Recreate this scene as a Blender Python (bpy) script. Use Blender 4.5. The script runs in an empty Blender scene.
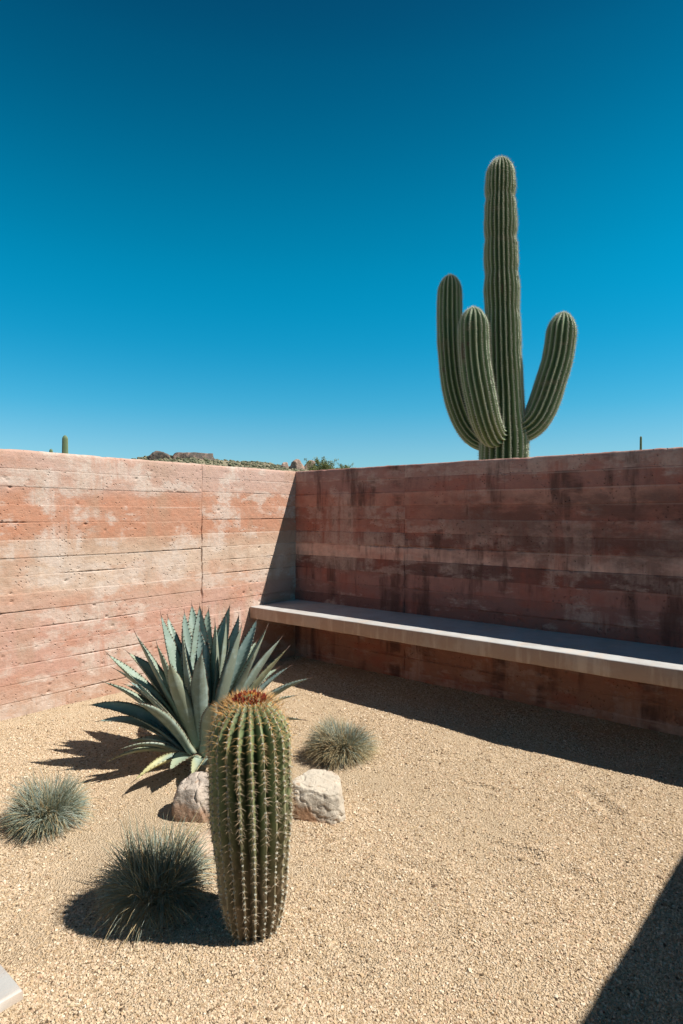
import bpy, math
import numpy as np

# ---------------------------------------------------------------- camera, light, exposure
scene = bpy.context.scene
COL = scene.collection
cam_d = bpy.data.cameras.new("camera")
cam = bpy.data.objects.new("camera", cam_d)
COL.objects.link(cam)
cam_d.sensor_fit = 'VERTICAL'
cam_d.sensor_height = 36.0
cam_d.lens = 21.09
cam_d.shift_y = 0.002
cam_d.clip_start = 0.05
cam_d.clip_end = 8000
YAW = math.atan2(0.6397, 0.7687)
cam.location = (3.69, -3.80, 1.25)
cam.rotation_euler = (math.radians(90), 0, YAW)
scene.camera = cam

SUN_EL = math.atan(1 / 0.79)
SUN_AZ = math.atan2(0.877, 0.481)          # clockwise from +Y
world = bpy.data.worlds.new("World")
scene.world = world
world.use_nodes = True
wn = world.node_tree
bg = wn.nodes['Background']
sky = wn.nodes.new('ShaderNodeTexSky')
sky.sky_type = 'NISHITA'
sky.sun_disc = False
sky.sun_elevation = SUN_EL
sky.sun_rotation = SUN_AZ
sky.air_density = 1.0
sky.dust_density = 0.3
sky.ozone_density = 2.0
# deepen the desert sky by elevation (polarised, dark blue overhead, pale at the horizon)
tc = wn.nodes.new('ShaderNodeTexCoord'); sx = wn.nodes.new('ShaderNodeSeparateXYZ')
wn.links.new(tc.outputs['Generated'], sx.inputs[0])
rp = wn.nodes.new('ShaderNodeValToRGB'); rp.color_ramp.interpolation = 'B_SPLINE'
SKY_GRADE = [(0.0, (.45, .72, .80)), (.10, (.42, .69, .77)), (.17, (.15, .71, .80)), (.27, (.006, .71, .83)), (.40, (.001, .77, .82)), (.60, (.001, .345, .425)), (.72, (.012, .23, .31)), (.90, (.07, .20, .26))]
cr = rp.color_ramp
while len(cr.elements) < len(SKY_GRADE): cr.elements.new(.5)
for e, (p, c) in zip(cr.elements, SKY_GRADE): e.position = p; e.color = (*c, 1)
wn.links.new(sx.outputs[2], rp.inputs[0])
mx = wn.nodes.new('ShaderNodeMix'); mx.data_type = 'RGBA'; mx.blend_type = 'MULTIPLY'; mx.inputs[0].default_value = 1
wn.links.new(sky.outputs[0], mx.inputs[6]); wn.links.new(rp.outputs[0], mx.inputs[7])
wn.links.new(mx.outputs[2], bg.inputs['Color'])
bg.inputs['Strength'].default_value = 0.092

sun_d = bpy.data.lights.new("sun", 'SUN')
sun_d.energy = 5.0
sun_d.angle = math.radians(0.5)
sun_d.color = (1.0, 0.955, 0.88)
sun = bpy.data.objects.new("sun", sun_d)
COL.objects.link(sun)
ce, se = math.cos(SUN_EL), math.sin(SUN_EL)
from mathutils import Vector
sun.rotation_euler = Vector((0.877 * ce, 0.481 * ce, se)).to_track_quat('Z', 'Y').to_euler()
sun.location = (8, 4, 10)

vs = scene.view_settings
vs.view_transform = 'Standard'
vs.look = 'None'
vs.exposure = 0.74
vs.gamma = 1.0
vs.use_curve_mapping = False
scene.cycles.max_bounces = 6
scene.cycles.use_denoising = True

# ---------------------------------------------------------------- small tools
RIGHT = np.array([0.7687, 0.6397, 0.0])
AWAY = np.array([-0.6397, 0.7687, 0.0])
CAM = np.array([3.69, -3.80, 1.25])

def hash3(ix, iy, iz, seed):
    h = (ix.astype(np.int64) * 374761393 + iy.astype(np.int64) * 668265263 + iz.astype(np.int64) * 2147483647 + seed * 144665) & 0xffffffff
    h = ((h ^ (h >> 13)) * 1274126177) & 0xffffffff
    h = ((h ^ (h >> 16)) * 2246822519) & 0xffffffff
    return ((h ^ (h >> 15)) & 0xffffff) / float(0xffffff)

def vnoise(x, y, z=None, seed=0):
    x = np.asarray(x, float); y = np.asarray(y, float)
    z = np.zeros_like(x) if z is None else np.asarray(z, float)
    ix, iy, iz = np.floor(x), np.floor(y), np.floor(z)
    fx, fy, fz = x - ix, y - iy, z - iz
    fx, fy, fz = [t * t * (3 - 2 * t) for t in (fx, fy, fz)]
    r = 0
    for dx in (0, 1):
        for dy in (0, 1):
            for dz in (0, 1):
                w = (fx if dx else 1 - fx) * (fy if dy else 1 - fy) * (fz if dz else 1 - fz)
                r = r + w * hash3(ix + dx, iy + dy, iz + dz, seed)
    return r * 2 - 1

def fbm(x, y, z=None, oct=4, seed=0, gain=0.5):
    r = 0; a = 1; s = 0
    for o in range(oct):
        k = 2 ** o
        r = r + a * vnoise(np.asarray(x) * k + 17.3 * o, np.asarray(y) * k - 9.1 * o, None if z is None else np.asarray(z) * k + 3.7 * o, seed + o)
        s += a; a *= gain
    return r / s

def mesh_from(name, V, F=None, quads=None, mat=None, parent=None, smooth=True, attrs=None, mats=None):
    """V (n,3); F list of faces or quads/tris as an (m,k) array; links it as ONE mesh object"""
    me = bpy.data.meshes.new(name)
    V = np.asarray(V, np.float32)
    if quads is not None:
        Q = np.asarray(quads, np.int32)
        m, k = Q.shape
        me.vertices.add(len(V)); me.vertices.foreach_set('co', V.ravel())
        me.loops.add(m * k); me.loops.foreach_set('vertex_index', Q.ravel())
        me.polygons.add(m)
        me.polygons.foreach_set('loop_start', np.arange(0, m * k, k, dtype=np.int32))
        me.polygons.foreach_set('loop_total', np.full(m, k, np.int32))
        me.update(calc_edges=True)
    else:
        me.from_pydata([tuple(map(float, v)) for v in V], [], [tuple(int(i) for i in f) for f in F])
    me.polygons.foreach_set('use_smooth', np.full(len(me.polygons), smooth, dtype=bool))
    if attrs:
        for an, av in attrs.items():
            at = me.attributes.new(an, 'FLOAT', 'POINT')
            at.data.foreach_set('value', np.asarray(av, np.float32).ravel())
    if mat is not None:
        me.materials.append(mat)
    me.update()
    o = bpy.data.objects.new(name, me)
    COL.objects.link(o)
    if parent is not None:
        o.parent = parent
    return o

def tag(o, label, cat, group=None):
    o['label'] = label; o['category'] = cat
    if group: o['group'] = group
    return o

def root(name, label, cat, loc=(0, 0, 0), rz=0.0, group=None):
    o = bpy.data.objects.new(name, None)
    o.empty_display_size = 0.1
    COL.objects.link(o)
    o.location = loc; o.rotation_euler = (0, 0, rz)
    return tag(o, label, cat, group)

def grid_quads(nu, nv, wrap_u=False):
    """vertex index = v*nu + u"""
    us = np.arange(nu if wrap_u else nu - 1); v = np.arange(nv - 1)
    U, W = np.meshgrid(us, v)
    U = U.ravel(); W = W.ravel(); U2 = (U + 1) % nu
    return np.stack([W * nu + U, W * nu + U2, (W + 1) * nu + U2, (W + 1) * nu + U], 1)

# ---- node helper
class NT:
    def __init__(self, name, rough=0.9, spec=0.2):
        self.m = bpy.data.materials.new(name); self.m.use_nodes = True
        self.t = self.m.node_tree
        self.b = self.t.nodes['Principled BSDF']
        self.b.inputs['Roughness'].default_value = rough
        self.b.inputs['Specular IOR Level'].default_value = spec
        self.co = self.t.nodes.new('ShaderNodeTexCoord').outputs['Object']
    def n(self, typ, **kw):
        nd = self.t.nodes.new(typ)
        for k, v in kw.items(): setattr(nd, k, v)
        return nd
    def put(self, sock, val):
        if isinstance(val, bpy.types.NodeSocket): self.t.links.new(val, sock)
        else: sock.default_value = val
    def attr(self, name):
        return self.n('ShaderNodeAttribute', attribute_name=name).outputs['Fac']
    def map(self, scale=(1, 1, 1), loc=(0, 0, 0), src=None):
        nd = self.n('ShaderNodeMapping')
        self.put(nd.inputs['Vector'], src or self.co)
        nd.inputs['Scale'].default_value = scale; nd.inputs['Location'].default_value = loc
        return nd.outputs[0]
    def noise(self, scale, detail=4, rough=0.55, vec=None, dist=0.0):
        nd = self.n('ShaderNodeTexNoise')
        self.put(nd.inputs['Vector'], vec or self.co)
        nd.inputs['Scale'].default_value = scale; nd.inputs['Detail'].default_value = detail
        nd.inputs['Roughness'].default_value = rough; nd.inputs['Distortion'].default_value = dist
        return nd.outputs['Fac']
    def vor(self, scale, vec=None, out='Distance', feature='F1', rnd=1.0):
        nd = self.n('ShaderNodeTexVoronoi', feature=feature)
        self.put(nd.inputs['Vector'], vec or self.co)
        nd.inputs['Scale'].default_value = scale; nd.inputs['Randomness'].default_value = rnd
        return nd.outputs[out]
    def math(self, op, a, b=0.0, clamp=False):
        nd = self.n('ShaderNodeMath', operation=op, use_clamp=clamp)
        self.put(nd.inputs[0], a); self.put(nd.inputs[1], b)
        return nd.outputs[0]
    def rng(self, v, a, b, c=0.0, d=1.0, smooth=True):
        nd = self.n('ShaderNodeMapRange', interpolation_type='SMOOTHSTEP' if smooth else 'LINEAR')
        self.put(nd.inputs['Value'], v)
        for i, x in zip(('From Min', 'From Max', 'To Min', 'To Max'), (a, b, c, d)): nd.inputs[i].default_value = x
        return nd.outputs[0]
    def ramp(self, fac, stops, interp='LINEAR'):
        nd = self.n('ShaderNodeValToRGB'); cr = nd.color_ramp; cr.interpolation = interp
        while len(cr.elements) < len(stops): cr.elements.new(0.5)
        for e, (p, c) in zip(cr.elements, stops): e.position = p; e.color = (*c, 1)
        self.put(nd.inputs[0], fac)
        return nd.outputs[0]
    def mix(self, fac, a, b, mode='MIX'):
        nd = self.n('ShaderNodeMix', data_type='RGBA', blend_type=mode)
        self.put(nd.inputs[0], fac)
        for s, v in ((nd.inputs[6], a), (nd.inputs[7], b)):
            self.put(s, v if isinstance(v, bpy.types.NodeSocket) else (*v, 1))
        return nd.outputs[2]
    def bump(self, h, strength=0.3, dist=0.01, prev=None):
        nd = self.n('ShaderNodeBump')
        nd.inputs['Strength'].default_value = strength; nd.inputs['Distance'].default_value = dist
        self.put(nd.inputs['Height'], h)
        if prev is not None: self.put(nd.inputs['Normal'], prev)
        return nd.outputs[0]
    def done(self, color, normal=None, rough=None):
        self.put(self.b.inputs['Base Color'], color if isinstance(color, bpy.types.NodeSocket) else (*color, 1))
        if normal is not None: self.put(self.b.inputs['Normal'], normal)
        if rough is not None: self.put(self.b.inputs['Roughness'], rough)
        return self.m

# ---------------------------------------------------------------- materials
WALL_H = 1.626

def sepz(t):
    s = t.n('ShaderNodeSeparateXYZ'); t.put(s.inputs[0], t.co)
    return s.outputs

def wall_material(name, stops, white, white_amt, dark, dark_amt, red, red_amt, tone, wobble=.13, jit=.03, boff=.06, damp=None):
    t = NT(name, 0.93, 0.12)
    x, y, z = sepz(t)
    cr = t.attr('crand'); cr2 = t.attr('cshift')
    # the pours: a layered colour sequence with a wandering boundary
    wob = t.math('MULTIPLY', t.math('SUBTRACT', t.noise(3.0, 6, .68, t.map((1.2, 1, 1.0))), .5), wobble)
    zz = t.math('DIVIDE', t.math('ADD', t.math('ADD', t.attr('cz'), wob), t.math('MULTIPLY', t.math('SUBTRACT', cr, .5), jit)), WALL_H)
    base = t.ramp(zz, stops)
    # every board its own strength of pigment
    base = t.mix(t.rng(cr2, 0, 1, .0, .30, False), base, tone)
    # lime bloom, in runs that hang from the seams
    pv = t.map((7.5, 1, .9), src=t.co)
    off = t.math('MULTIPLY', t.math('SUBTRACT', cr2, .5), boff)
    blotch = t.math('ADD', t.noise(1.5, 6, .68, t.map((1.0, 1, 1.8), (3.1, 0, 1.7))), off)
    runs = t.noise(1.0, 5, .65, pv)
    wm = t.math('MULTIPLY', t.rng(blotch, .49, .57), t.rng(runs, .36, .56))
    wm2 = t.math('MULTIPLY', t.rng(t.math('ADD', t.noise(2.4, 6, .68, t.map((1.1, 1, 3.2), (9, 0, 4))), off), .53, .62), .85)
    wm = t.math('MAXIMUM', wm, wm2)
    wm = t.math('MULTIPLY', wm, t.rng(t.noise(60, 3, .6), .25, .6, .55, 1.0))
    # red oxide patches
    rm = t.math('MULTIPLY', t.rng(t.noise(1.7, 5, .6, t.map((1, 1, 3.0), (21, 0, 8))), .47, .60), t.rng(t.noise(1.0, 4, .6, t.map((9, 1, 1.2), (5, 0, 0))), .35, .6, .35, 1))
    # dark damp streaks
    dm = t.math('MULTIPLY', t.rng(t.noise(1.0, 5, .62, t.map((6.0, 1, 1.0), (40, 0, 3))), .47, .63), t.rng(t.math('SUBTRACT', t.noise(1.3, 5, .66, t.map((.9, 1, 2.4), (13, 0, 6))), off), .42, .54))
    if damp:   # the long damp stain below the coping, broken into tongues
        tong = t.rng(t.math('ADD', z, t.math('MULTIPLY', t.math('SUBTRACT', t.noise(1.0, 5, .65, t.map((7, 1, .8), (2, 0, 5))), .5), .9)), .78, 1.02)
        under = t.rng(t.math('ADD', z, t.math('MULTIPLY', t.math('SUBTRACT', t.noise(5, 4), .5), .12)), 1.34, 1.42, 1, 0)
        dd = t.math('MULTIPLY', t.math('MULTIPLY', tong, under), t.rng(t.math('ADD', x, t.math('MULTIPLY', t.math('SUBTRACT', t.noise(2, 4), .5), 1.2)), damp[0], damp[1], .12, .78))
        dm = t.math('MAXIMUM', dm, t.math('MULTIPLY', dd, t.rng(t.noise(3.2, 5, .65, t.map((1, 1, 2.2))), .36, .56, .25, 1)))
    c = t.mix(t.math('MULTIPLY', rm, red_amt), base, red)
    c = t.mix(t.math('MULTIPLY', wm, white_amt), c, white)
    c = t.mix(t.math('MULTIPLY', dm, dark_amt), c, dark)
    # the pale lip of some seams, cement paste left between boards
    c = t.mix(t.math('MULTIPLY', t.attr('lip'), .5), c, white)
    # earthy mottling and aggregate specks
    c = t.mix(t.rng(t.noise(14, 6, .7), .3, .7, .0, .30), c, t.mix(.5, tone, dark))
    c = t.mix(t.rng(t.vor(95), .0, .16, .35, 0), c, t.ramp(t.vor(95, out='Color'), [(0, (.12, .08, .06)), (.5, (.4, .24, .17)), (1, (.75, .63, .52))]))
    h = t.noise(45, 6, .7)
    nrm = t.bump(h, .45, .012)
    pits = t.math('MULTIPLY', t.rng(t.vor(38), .06, .24), 1.0)
    pitmask = t.rng(t.noise(5, 3), .46, .58)
    nrm = t.bump(t.math('MULTIPLY', t.math('SUBTRACT', pits, 1.0), pitmask), .8, .012, nrm)
    grain = t.noise(1.0, 5, .7, t.map((6, 1, 95)))
    nrm = t.bump(grain, .25, .006, nrm)
    return t.done(c, nrm)

M_WALL_SUN = wall_material('terracotta_concrete', [
    (0.00, (.42, .30, .22)), (0.09, (.42, .275, .20)), (0.16, (.43, .245, .19)), (0.36, (.455, .27, .215)), (0.44, (.46, .295, .225)),
    (0.48, (.51, .39, .30)), (0.60, (.52, .40, .305)), (0.64, (.45, .31, .22)), (0.69, (.43, .22, .14)), (0.71, (.42, .20, .125)), (0.845, (.42, .195, .122)),
    (0.87, (.445, .28, .22)), (0.93, (.455, .305, .25)), (1.0, (.445, .285, .23))],
    (.545, .455, .39), .84, (.33, .22, .15), .45, (.41, .175, .10), .45, (.44, .285, .215), .10)
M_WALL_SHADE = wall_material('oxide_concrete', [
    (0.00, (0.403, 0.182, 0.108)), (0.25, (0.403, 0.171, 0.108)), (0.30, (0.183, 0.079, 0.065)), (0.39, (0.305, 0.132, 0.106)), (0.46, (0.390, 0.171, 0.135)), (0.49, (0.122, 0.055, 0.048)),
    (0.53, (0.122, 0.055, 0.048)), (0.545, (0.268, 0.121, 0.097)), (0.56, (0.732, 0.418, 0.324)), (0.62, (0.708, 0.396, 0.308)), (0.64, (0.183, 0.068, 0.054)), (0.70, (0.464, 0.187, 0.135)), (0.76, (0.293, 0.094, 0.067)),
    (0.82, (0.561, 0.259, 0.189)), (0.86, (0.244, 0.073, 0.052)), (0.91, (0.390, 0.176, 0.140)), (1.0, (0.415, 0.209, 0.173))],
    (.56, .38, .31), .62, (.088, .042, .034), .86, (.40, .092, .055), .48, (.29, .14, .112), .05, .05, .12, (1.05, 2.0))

def concrete(name, top, side):
    t = NT(name, .5, .5)
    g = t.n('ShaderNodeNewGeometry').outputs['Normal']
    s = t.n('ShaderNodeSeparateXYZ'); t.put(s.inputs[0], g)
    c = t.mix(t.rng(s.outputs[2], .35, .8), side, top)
    c = t.mix(t.rng(t.noise(6, 6, .7, t.map((1, 1, 2.5))), .42, .62, 0, .45), c, t.mix(.5, c, (.24, .14, .09)))
    c = t.mix(t.rng(t.noise(2.3, 5, .65), .5, .62, 0, .4), c, t.mix(.5, c, (.5, .45, .40)))
    c = t.mix(t.rng(t.noise(1.0, 5, .6, t.map((22, 3, 3))), .5, .7, 0, .35), c, (.55, .42, .32))
    c = t.mix(t.rng(t.vor(120), 0, .12, .3, 0), c, (.2, .15, .11))
    nrm = t.bump(t.noise(70, 5, .65), .25, .006)
    nrm = t.bump(t.rng(t.vor(60), .05, .2), .3, .004, nrm)
    return t.done(c, nrm, t.rng(t.noise(9, 4), .3, .7, .38, .6))
M_BENCH = concrete('bench_concrete', (.43, .43, .42), (.30, .185, .13))  # brown side colour holds the warm bounce light on the front face
M_PAVER = concrete('paver_concrete', (.36, .355, .34), (.27, .25, .22))

def ground_material(name, far=False):
    t = NT(name, .95, .1)
    n1 = t.noise(1.3, 5, .6); n2 = t.noise(60, 4, .7)
    c = t.mix(t.rng(n1, .35, .65), (.495, .38, .255), (.42, .31, .20))
    c = t.mix(t.rng(t.noise(5, 5, .6), .45, .7, 0, .5), c, (.38, .275, .172))
    if not far:
        grain = t.ramp(t.vor(190, out='Color'), [(0, (.24, .165, .10)), (.2, (.41, .30, .19)), (.6, (.51, .395, .27)), (.9, (.57, .47, .345)), (1, (.32, .27, .22))])
        c = t.mix(.55, c, grain)
        nrm = t.bump(t.vor(190), .9, .008)
        nrm = t.bump(n2, .5, .012, nrm)
    else:
        c = t.mix(t.rng(t.noise(.25, 5, .6), .5, .6), c, (.12, .12, .06))
        nrm = t.bump(t.noise(.8, 5), .4, .3)
    return t.done(c, nrm)
M_GROUND = ground_material('decomposed_granite')
M_DESERT = ground_material('desert_soil', True)

t = NT('crushed_granite', .9, .15)
M_GRAVEL = t.done(t.ramp(t.attr('tint'), [
    (0, (.12, .08, .05)), (.025, (.29, .20, .12)), (.11, (.40, .29, .178)), (.32, (.47, .358, .242)), (.55, (.515, .40, .276)), (.80, (.55, .435, .315)), (.91, (.47, .32, .215)), (.95, (.61, .52, .40))], 'CONSTANT'),
    t.bump(t.noise(500, 3), .3, .002))

def rock_material(name, pale, stain, stain_amt, tilt=.0):
    t = NT(name, .88, .2)
    x, y, z = sepz(t)
    c = t.mix(t.rng(t.noise(9, 6, .65), .35, .65), pale, tuple(v * .80 for v in pale))
    low = t.math('ADD', t.math('ADD', t.math('MULTIPLY', t.math('SUBTRACT', t.noise(11, 5, .6), .5), .12), z), t.math('MULTIPLY', x, tilt))
    c = t.mix(t.rng(low, -.01, .03, stain_amt, 0), c, stain)
    c = t.mix(t.rng(t.noise(26, 5, .7, t.map((1, 1, 2))), .56, .68, 0, .6), c, stain)
    c = t.mix(t.rng(t.noise(45, 4, .7), .58, .66, 0, .5), c, (.22, .19, .16))
    nrm = t.bump(t.noise(32, 6, .7), .55, .02)
    nrm = t.bump(t.rng(t.vor(14, feature='DISTANCE_TO_EDGE', vec=t.map((1, 1, 1.8))), 0, .05), .25, .01, nrm)
    return t.done(c, nrm)
M_ROCK = rock_material('white_quartz_boulder', (.50, .435, .35), (.29, .155, .08), .9, .55)
M_ROCK2 = rock_material('pinkish_boulder', (.46, .385, .32), (.27, .15, .085), .8, .25)
M_SLAB = rock_material('sandy_flat_stone', (.56, .42, .31), (.48, .33, .22), .3)

# cactus skins: crests naturally paler, with valley shade and lit crests also painted in, the old base is corky
t = NT('barrel_cactus_skin', .55, .35)
al = t.attr('along'); rb = t.attr('rib')
c = t.mix(t.rng(rb, .15, .95), (.034, .066, .024), (.195, .235, .110))  # valleys painted darker as the ribs' own shade
c = t.mix(t.rng(t.noise(22, 5, .6), .4, .7, 0, .35), c, (.14, .145, .06))
cork = t.rng(t.math('ADD', al, t.math('MULTIPLY', t.math('SUBTRACT', t.noise(12, 5, .65), .5), .75)), .16, .70, 1, 0)
c = t.mix(t.math('MULTIPLY', cork, .92), c, t.mix(t.rng(t.noise(30, 4), .4, .6), (.27, .205, .135), (.15, .12, .075)))
c = t.mix(t.rng(t.noise(16, 4, .6, t.map((1, 1, .6))), .62, .7, 0, .7), c, (.26, .19, .11))
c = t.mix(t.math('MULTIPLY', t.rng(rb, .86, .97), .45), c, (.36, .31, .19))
M_BARREL = t.done(c, t.bump(t.noise(120, 4), .3, .004))

def saguaro_mat(name):
    t = NT(name, .6, .3)
    al = t.attr('along'); rb = t.attr('rib')
    c = t.mix(t.rng(rb, .2, .95), (.044, .088, .036), (.150, .205, .098))  # valley shade put into the skin colour
    c = t.mix(t.rng(t.noise(4, 5, .6), .4, .7, 0, .45), c, (.10, .12, .045))
    c = t.mix(t.math('MULTIPLY', t.rng(t.noise(2.6, 5, .6, t.map((1, 1, 2.5))), .58, .68), .6), c, (.17, .15, .09))
    c = t.mix(t.math('MULTIPLY', t.rng(t.noise(3.4, 4, .6, t.map((1, 1, .7), (6, 2, 9))), .66, .70), .85), c, (.10, .075, .05))
    c = t.mix(t.math('MULTIPLY', t.rng(t.noise(9, 4, .6, t.map((1, 1, .6), (1, 7, 3))), .68, .73), .8), c, (.06, .05, .035))
    c = t.mix(t.math('MULTIPLY', t.rng(rb, .82, .98), .55), c, (.52, .53, .44))  # pale crest felt, brightened further to look sunlit
    return t.done(c, t.bump(t.noise(30, 4), .3, .015))
M_SAG = saguaro_mat('saguaro_skin')

def ramp_attr(name, attr, stops, rough=.6, spec=.3):
    t = NT(name, rough, spec)
    return t.done(t.ramp(t.attr(attr), stops))
M_BSPINE = ramp_attr('barrel_spines', 'tint', [(0, (.33, .26, .20)), (.35, (.42, .31, .20)), (.7, (.55, .38, .20)), (.88, (.62, .38, .13)), (1, (.58, .25, .07))])
M_SSPINE = ramp_attr('saguaro_spines', 'tint', [(0, (.30, .29, .24)), (.6, (.46, .45, .37)), (1, (.68, .66, .58))])
M_FLOWER = ramp_attr('dried_flowers', 'tint', [(0, (.10, .014, .010)), (.35, (.25, .026, .014)), (.6, (.36, .06, .02)), (.8, (.60, .27, .05)), (1, (.70, .45, .13))], .7)

t = NT('agave_leaf_skin', .5, .35)
u = t.attr('across'); v = t.attr('along'); yl = t.attr('yellow'); side = t.attr('under'); rn = t.attr('rnd')
c = t.mix(rn, (.145, .215, .205), (.235, .285, .205))
c = t.mix(t.math('MULTIPLY', side, .6), c, (.20, .20, .135))
band = t.noise(1.0, 4, .6, t.map((14, 14, 20)))
c = t.mix(t.rng(band, .45, .7, 0, .55), c, (.30, .37, .34))
c = t.mix(t.rng(t.noise(45, 5, .7), .60, .70, 0, .5), c, (.40, .42, .36))
c = t.mix(t.rng(v, .0, .22, .55, 0), c, (.36, .42, .30))
yv = t.math('MULTIPLY', yl, t.rng(t.math('ADD', t.math('MULTIPLY', t.math('ABSOLUTE', u), .35), v), .45, .95))
c = t.mix(yv, c, (.46, .38, .12))
scar = t.math('MULTIPLY', t.rng(t.noise(1.0, 5, .65, t.map((38, 38, 18), (4, 1, 2))), .60, .68), t.rng(rn, .2, .8))
c = t.mix(t.math('MULTIPLY', scar, .6), c, (.30, .27, .19))
c = t.mix(t.math('MULTIPLY', t.rng(t.math('ABSOLUTE', u), .88, .98), .6), c, t.mix(yl, (.20, .16, .09), (.60, .50, .18)))
c = t.mix(t.rng(v, .945, .985), c, (.075, .04, .025))
M_AGAVE = t.done(c, t.bump(t.noise(1.0, 4, .6, t.map((60, 60, 12))), .25, .005))

t = NT('fescue_blades', .6, .25)
v = t.attr('along'); r = t.attr('rnd'); st = t.attr('straw')
green = t.ramp(r, [(0, (.17, .205, .135)), (.35, (.28, .32, .24)), (.65, (.37, .41, .34)), (.85, (.24, .34, .33)), (1, (.48, .50, .41))])
c = t.mix(t.rng(v, .10, .62, .9, 0), green, (.36, .265, .15))
c = t.mix(st, c, t.ramp(r, [(0, (.42, .30, .15)), (.6, (.50, .38, .20)), (1, (.36, .20, .09))]))
M_FESCUE = t.done(c)
t.b.inputs['Subsurface Weight'].default_value = 0.0

def butte(name, a, b, dark):
    t = NT(name, .95, .1)
    c = t.mix(t.rng(t.noise(.35, 6, .65, t.map((1, 1, .35))), .4, .62), a, b)
    c = t.mix(t.rng(t.noise(.22, 6, .75, t.map((1, 1, .25), (7, 3, 1))), .48, .56, 0, dark), c, (.085, .075, .065))
    return t.done(c, t.bump(t.noise(.9, 6, .7), .8, .9))
M_BUTTE = butte('butte_rock', (.29, .195, .15), (.16, .115, .095), .9)
M_BUTTE2 = butte('pink_butte_rock', (.44, .30, .235), (.33, .23, .18), .35)
t = NT('hill_scrub_soil', .95, .1)
c = t.mix(t.rng(t.noise(.12, 6, .7), .42, .6), (.26, .21, .145), (.15, .14, .085))
M_HILL = t.done(c, t.bump(t.noise(.5, 5), .5, .8))
t = NT('scrub_leaves', .8, .15)
M_SCRUB = t.done(t.ramp(t.attr('tint'), [(0, (.085, .09, .055)), (.5, (.14, .14, .085)), (1, (.23, .20, .13))]))
t = NT('palo_verde_leaves', .7, .2)
M_PVLEAF = t.done(t.ramp(t.attr('tint'), [(0, (.09, .115, .04)), (.5, (.15, .17, .06)), (1, (.24, .24, .10))]))
M_PVBARK = NT('palo_verde_bark', .8, .2).done((.14, .15, .07))

# ---------------------------------------------------------------- setting: ground
TRACKS = [(2.42, -1.66, 2.62, -1.69, .004, .028), (2.62, -1.69, 2.84, -1.70, .006, .022), (2.84, -1.70, 3.02, -1.72, .005, .026), (2.35, -1.30, 2.52, -1.28, .008, .022), (2.45, -2.05, 2.62, -2.0, .008, .03), (2.95, -1.15, 2.80, -1.02, .009, .03), (2.1, -1.1, 2.25, -.98, .007, .03)]
_r = np.random.default_rng(404)
for _k in range(26):
    _x, _y, _a = _r.uniform(.8, 3.2), _r.uniform(-3.0, -.7), _r.uniform(0, 3.14)
    TRACKS.append((_x, _y, _x + .16 * math.cos(_a), _y + .16 * math.sin(_a), _r.uniform(.002, .0045), _r.uniform(.02, .045)))
MOUNDS = [(2.324, -2.581, .13, .004), (2.007, -1.962, .17, .014), (1.648, -2.246, .16, .014), (1.225, -2.69, .14, .010), (1.985, -2.69, .16, .008), (1.715, -1.42, .15, .010), (1.245, -1.943, .22, .020)]
def gz(x, y):
    x = np.asarray(x, float); y = np.asarray(y, float)
    bank = .075 * np.clip((-y - .1) / 1.9, 0, 1) * np.exp(-np.clip(x, 0, None) / .33)
    n = .016 * fbm(x * 1.3, y * 1.3, oct=3, seed=5) + .006 * fbm(x * 6, y * 6, oct=3, seed=9)
    # scuffed, raked-over hollows
    n = n - .010 * np.clip(fbm(x * 3.1, y * 3.1, oct=2, seed=31) - .25, 0, 1)
    for (x0, y0, x1, y1, dpt, wd) in TRACKS:
        L2 = (x1 - x0) ** 2 + (y1 - y0) ** 2
        q = np.clip(((x - x0) * (x1 - x0) + (y - y0) * (y1 - y0)) / L2, 0, 1)
        dist = np.hypot(x - x0 - q * (x1 - x0), y - y0 - q * (y1 - y0)) + .022 * fbm(x * 17, y * 17, oct=3, seed=44)
        n = n - dpt * np.exp(-(dist / wd) ** 2) + dpt * .6 * np.exp(-((dist - wd * 2) / wd) ** 2)
    for (mx_, my_, mr_, mh_) in MOUNDS:
        n = n + mh_ * np.exp(-(((x - mx_) ** 2 + (y - my_) ** 2) / mr_ ** 2))
    drift = .018 * np.clip(1 - (-y) / .16, 0, 1) * (.6 + .5 * fbm(x * 3, y * 0, oct=3, seed=66))
    n = n + drift
    fade = np.clip((-y) / .35, 0, 1)
    return bank + n * (.35 + .65 * fade)

def axis(parts):
    out = []
    for a, b, s in parts: out += list(np.arange(a, b - s * .5, s))
    return np.array(out + [parts[-1][1]])

gx = axis([(-.05, 4.36, .022)])
gy = axis([(-6.5, -3.6, .08), (-3.6, .0, .022), (.0, .06, .03)])
X, Y = np.meshgrid(gx, gy)
Z = gz(X, Y)
o = mesh_from('gravel_ground', np.stack([X.ravel(), Y.ravel(), Z.ravel()], 1), quads=grid_quads(len(gx), len(gy)), mat=M_GROUND)
o['kind'] = 'structure'

rr = np.concatenate([[0, 3, 6], np.geomspace(9, 3500, 40)])
th = np.linspace(0, 2 * np.pi, 97)[:-1]
R_, T_ = np.meshgrid(rr, th, indexing='ij')
DX, DY = 3 + R_ * np.cos(T_), -2 + R_ * np.sin(T_)
DZ = -.10 + np.clip((R_ - 14) / 60, 0, 1) * .5 * fbm(DX * .03, DY * .03, oct=3, seed=3)
o = mesh_from('desert_ground', np.stack([DX.ravel(), DY.ravel(), DZ.ravel()], 1), quads=grid_quads(96, len(rr), True), mat=M_DESERT)
o['kind'] = 'structure'

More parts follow.
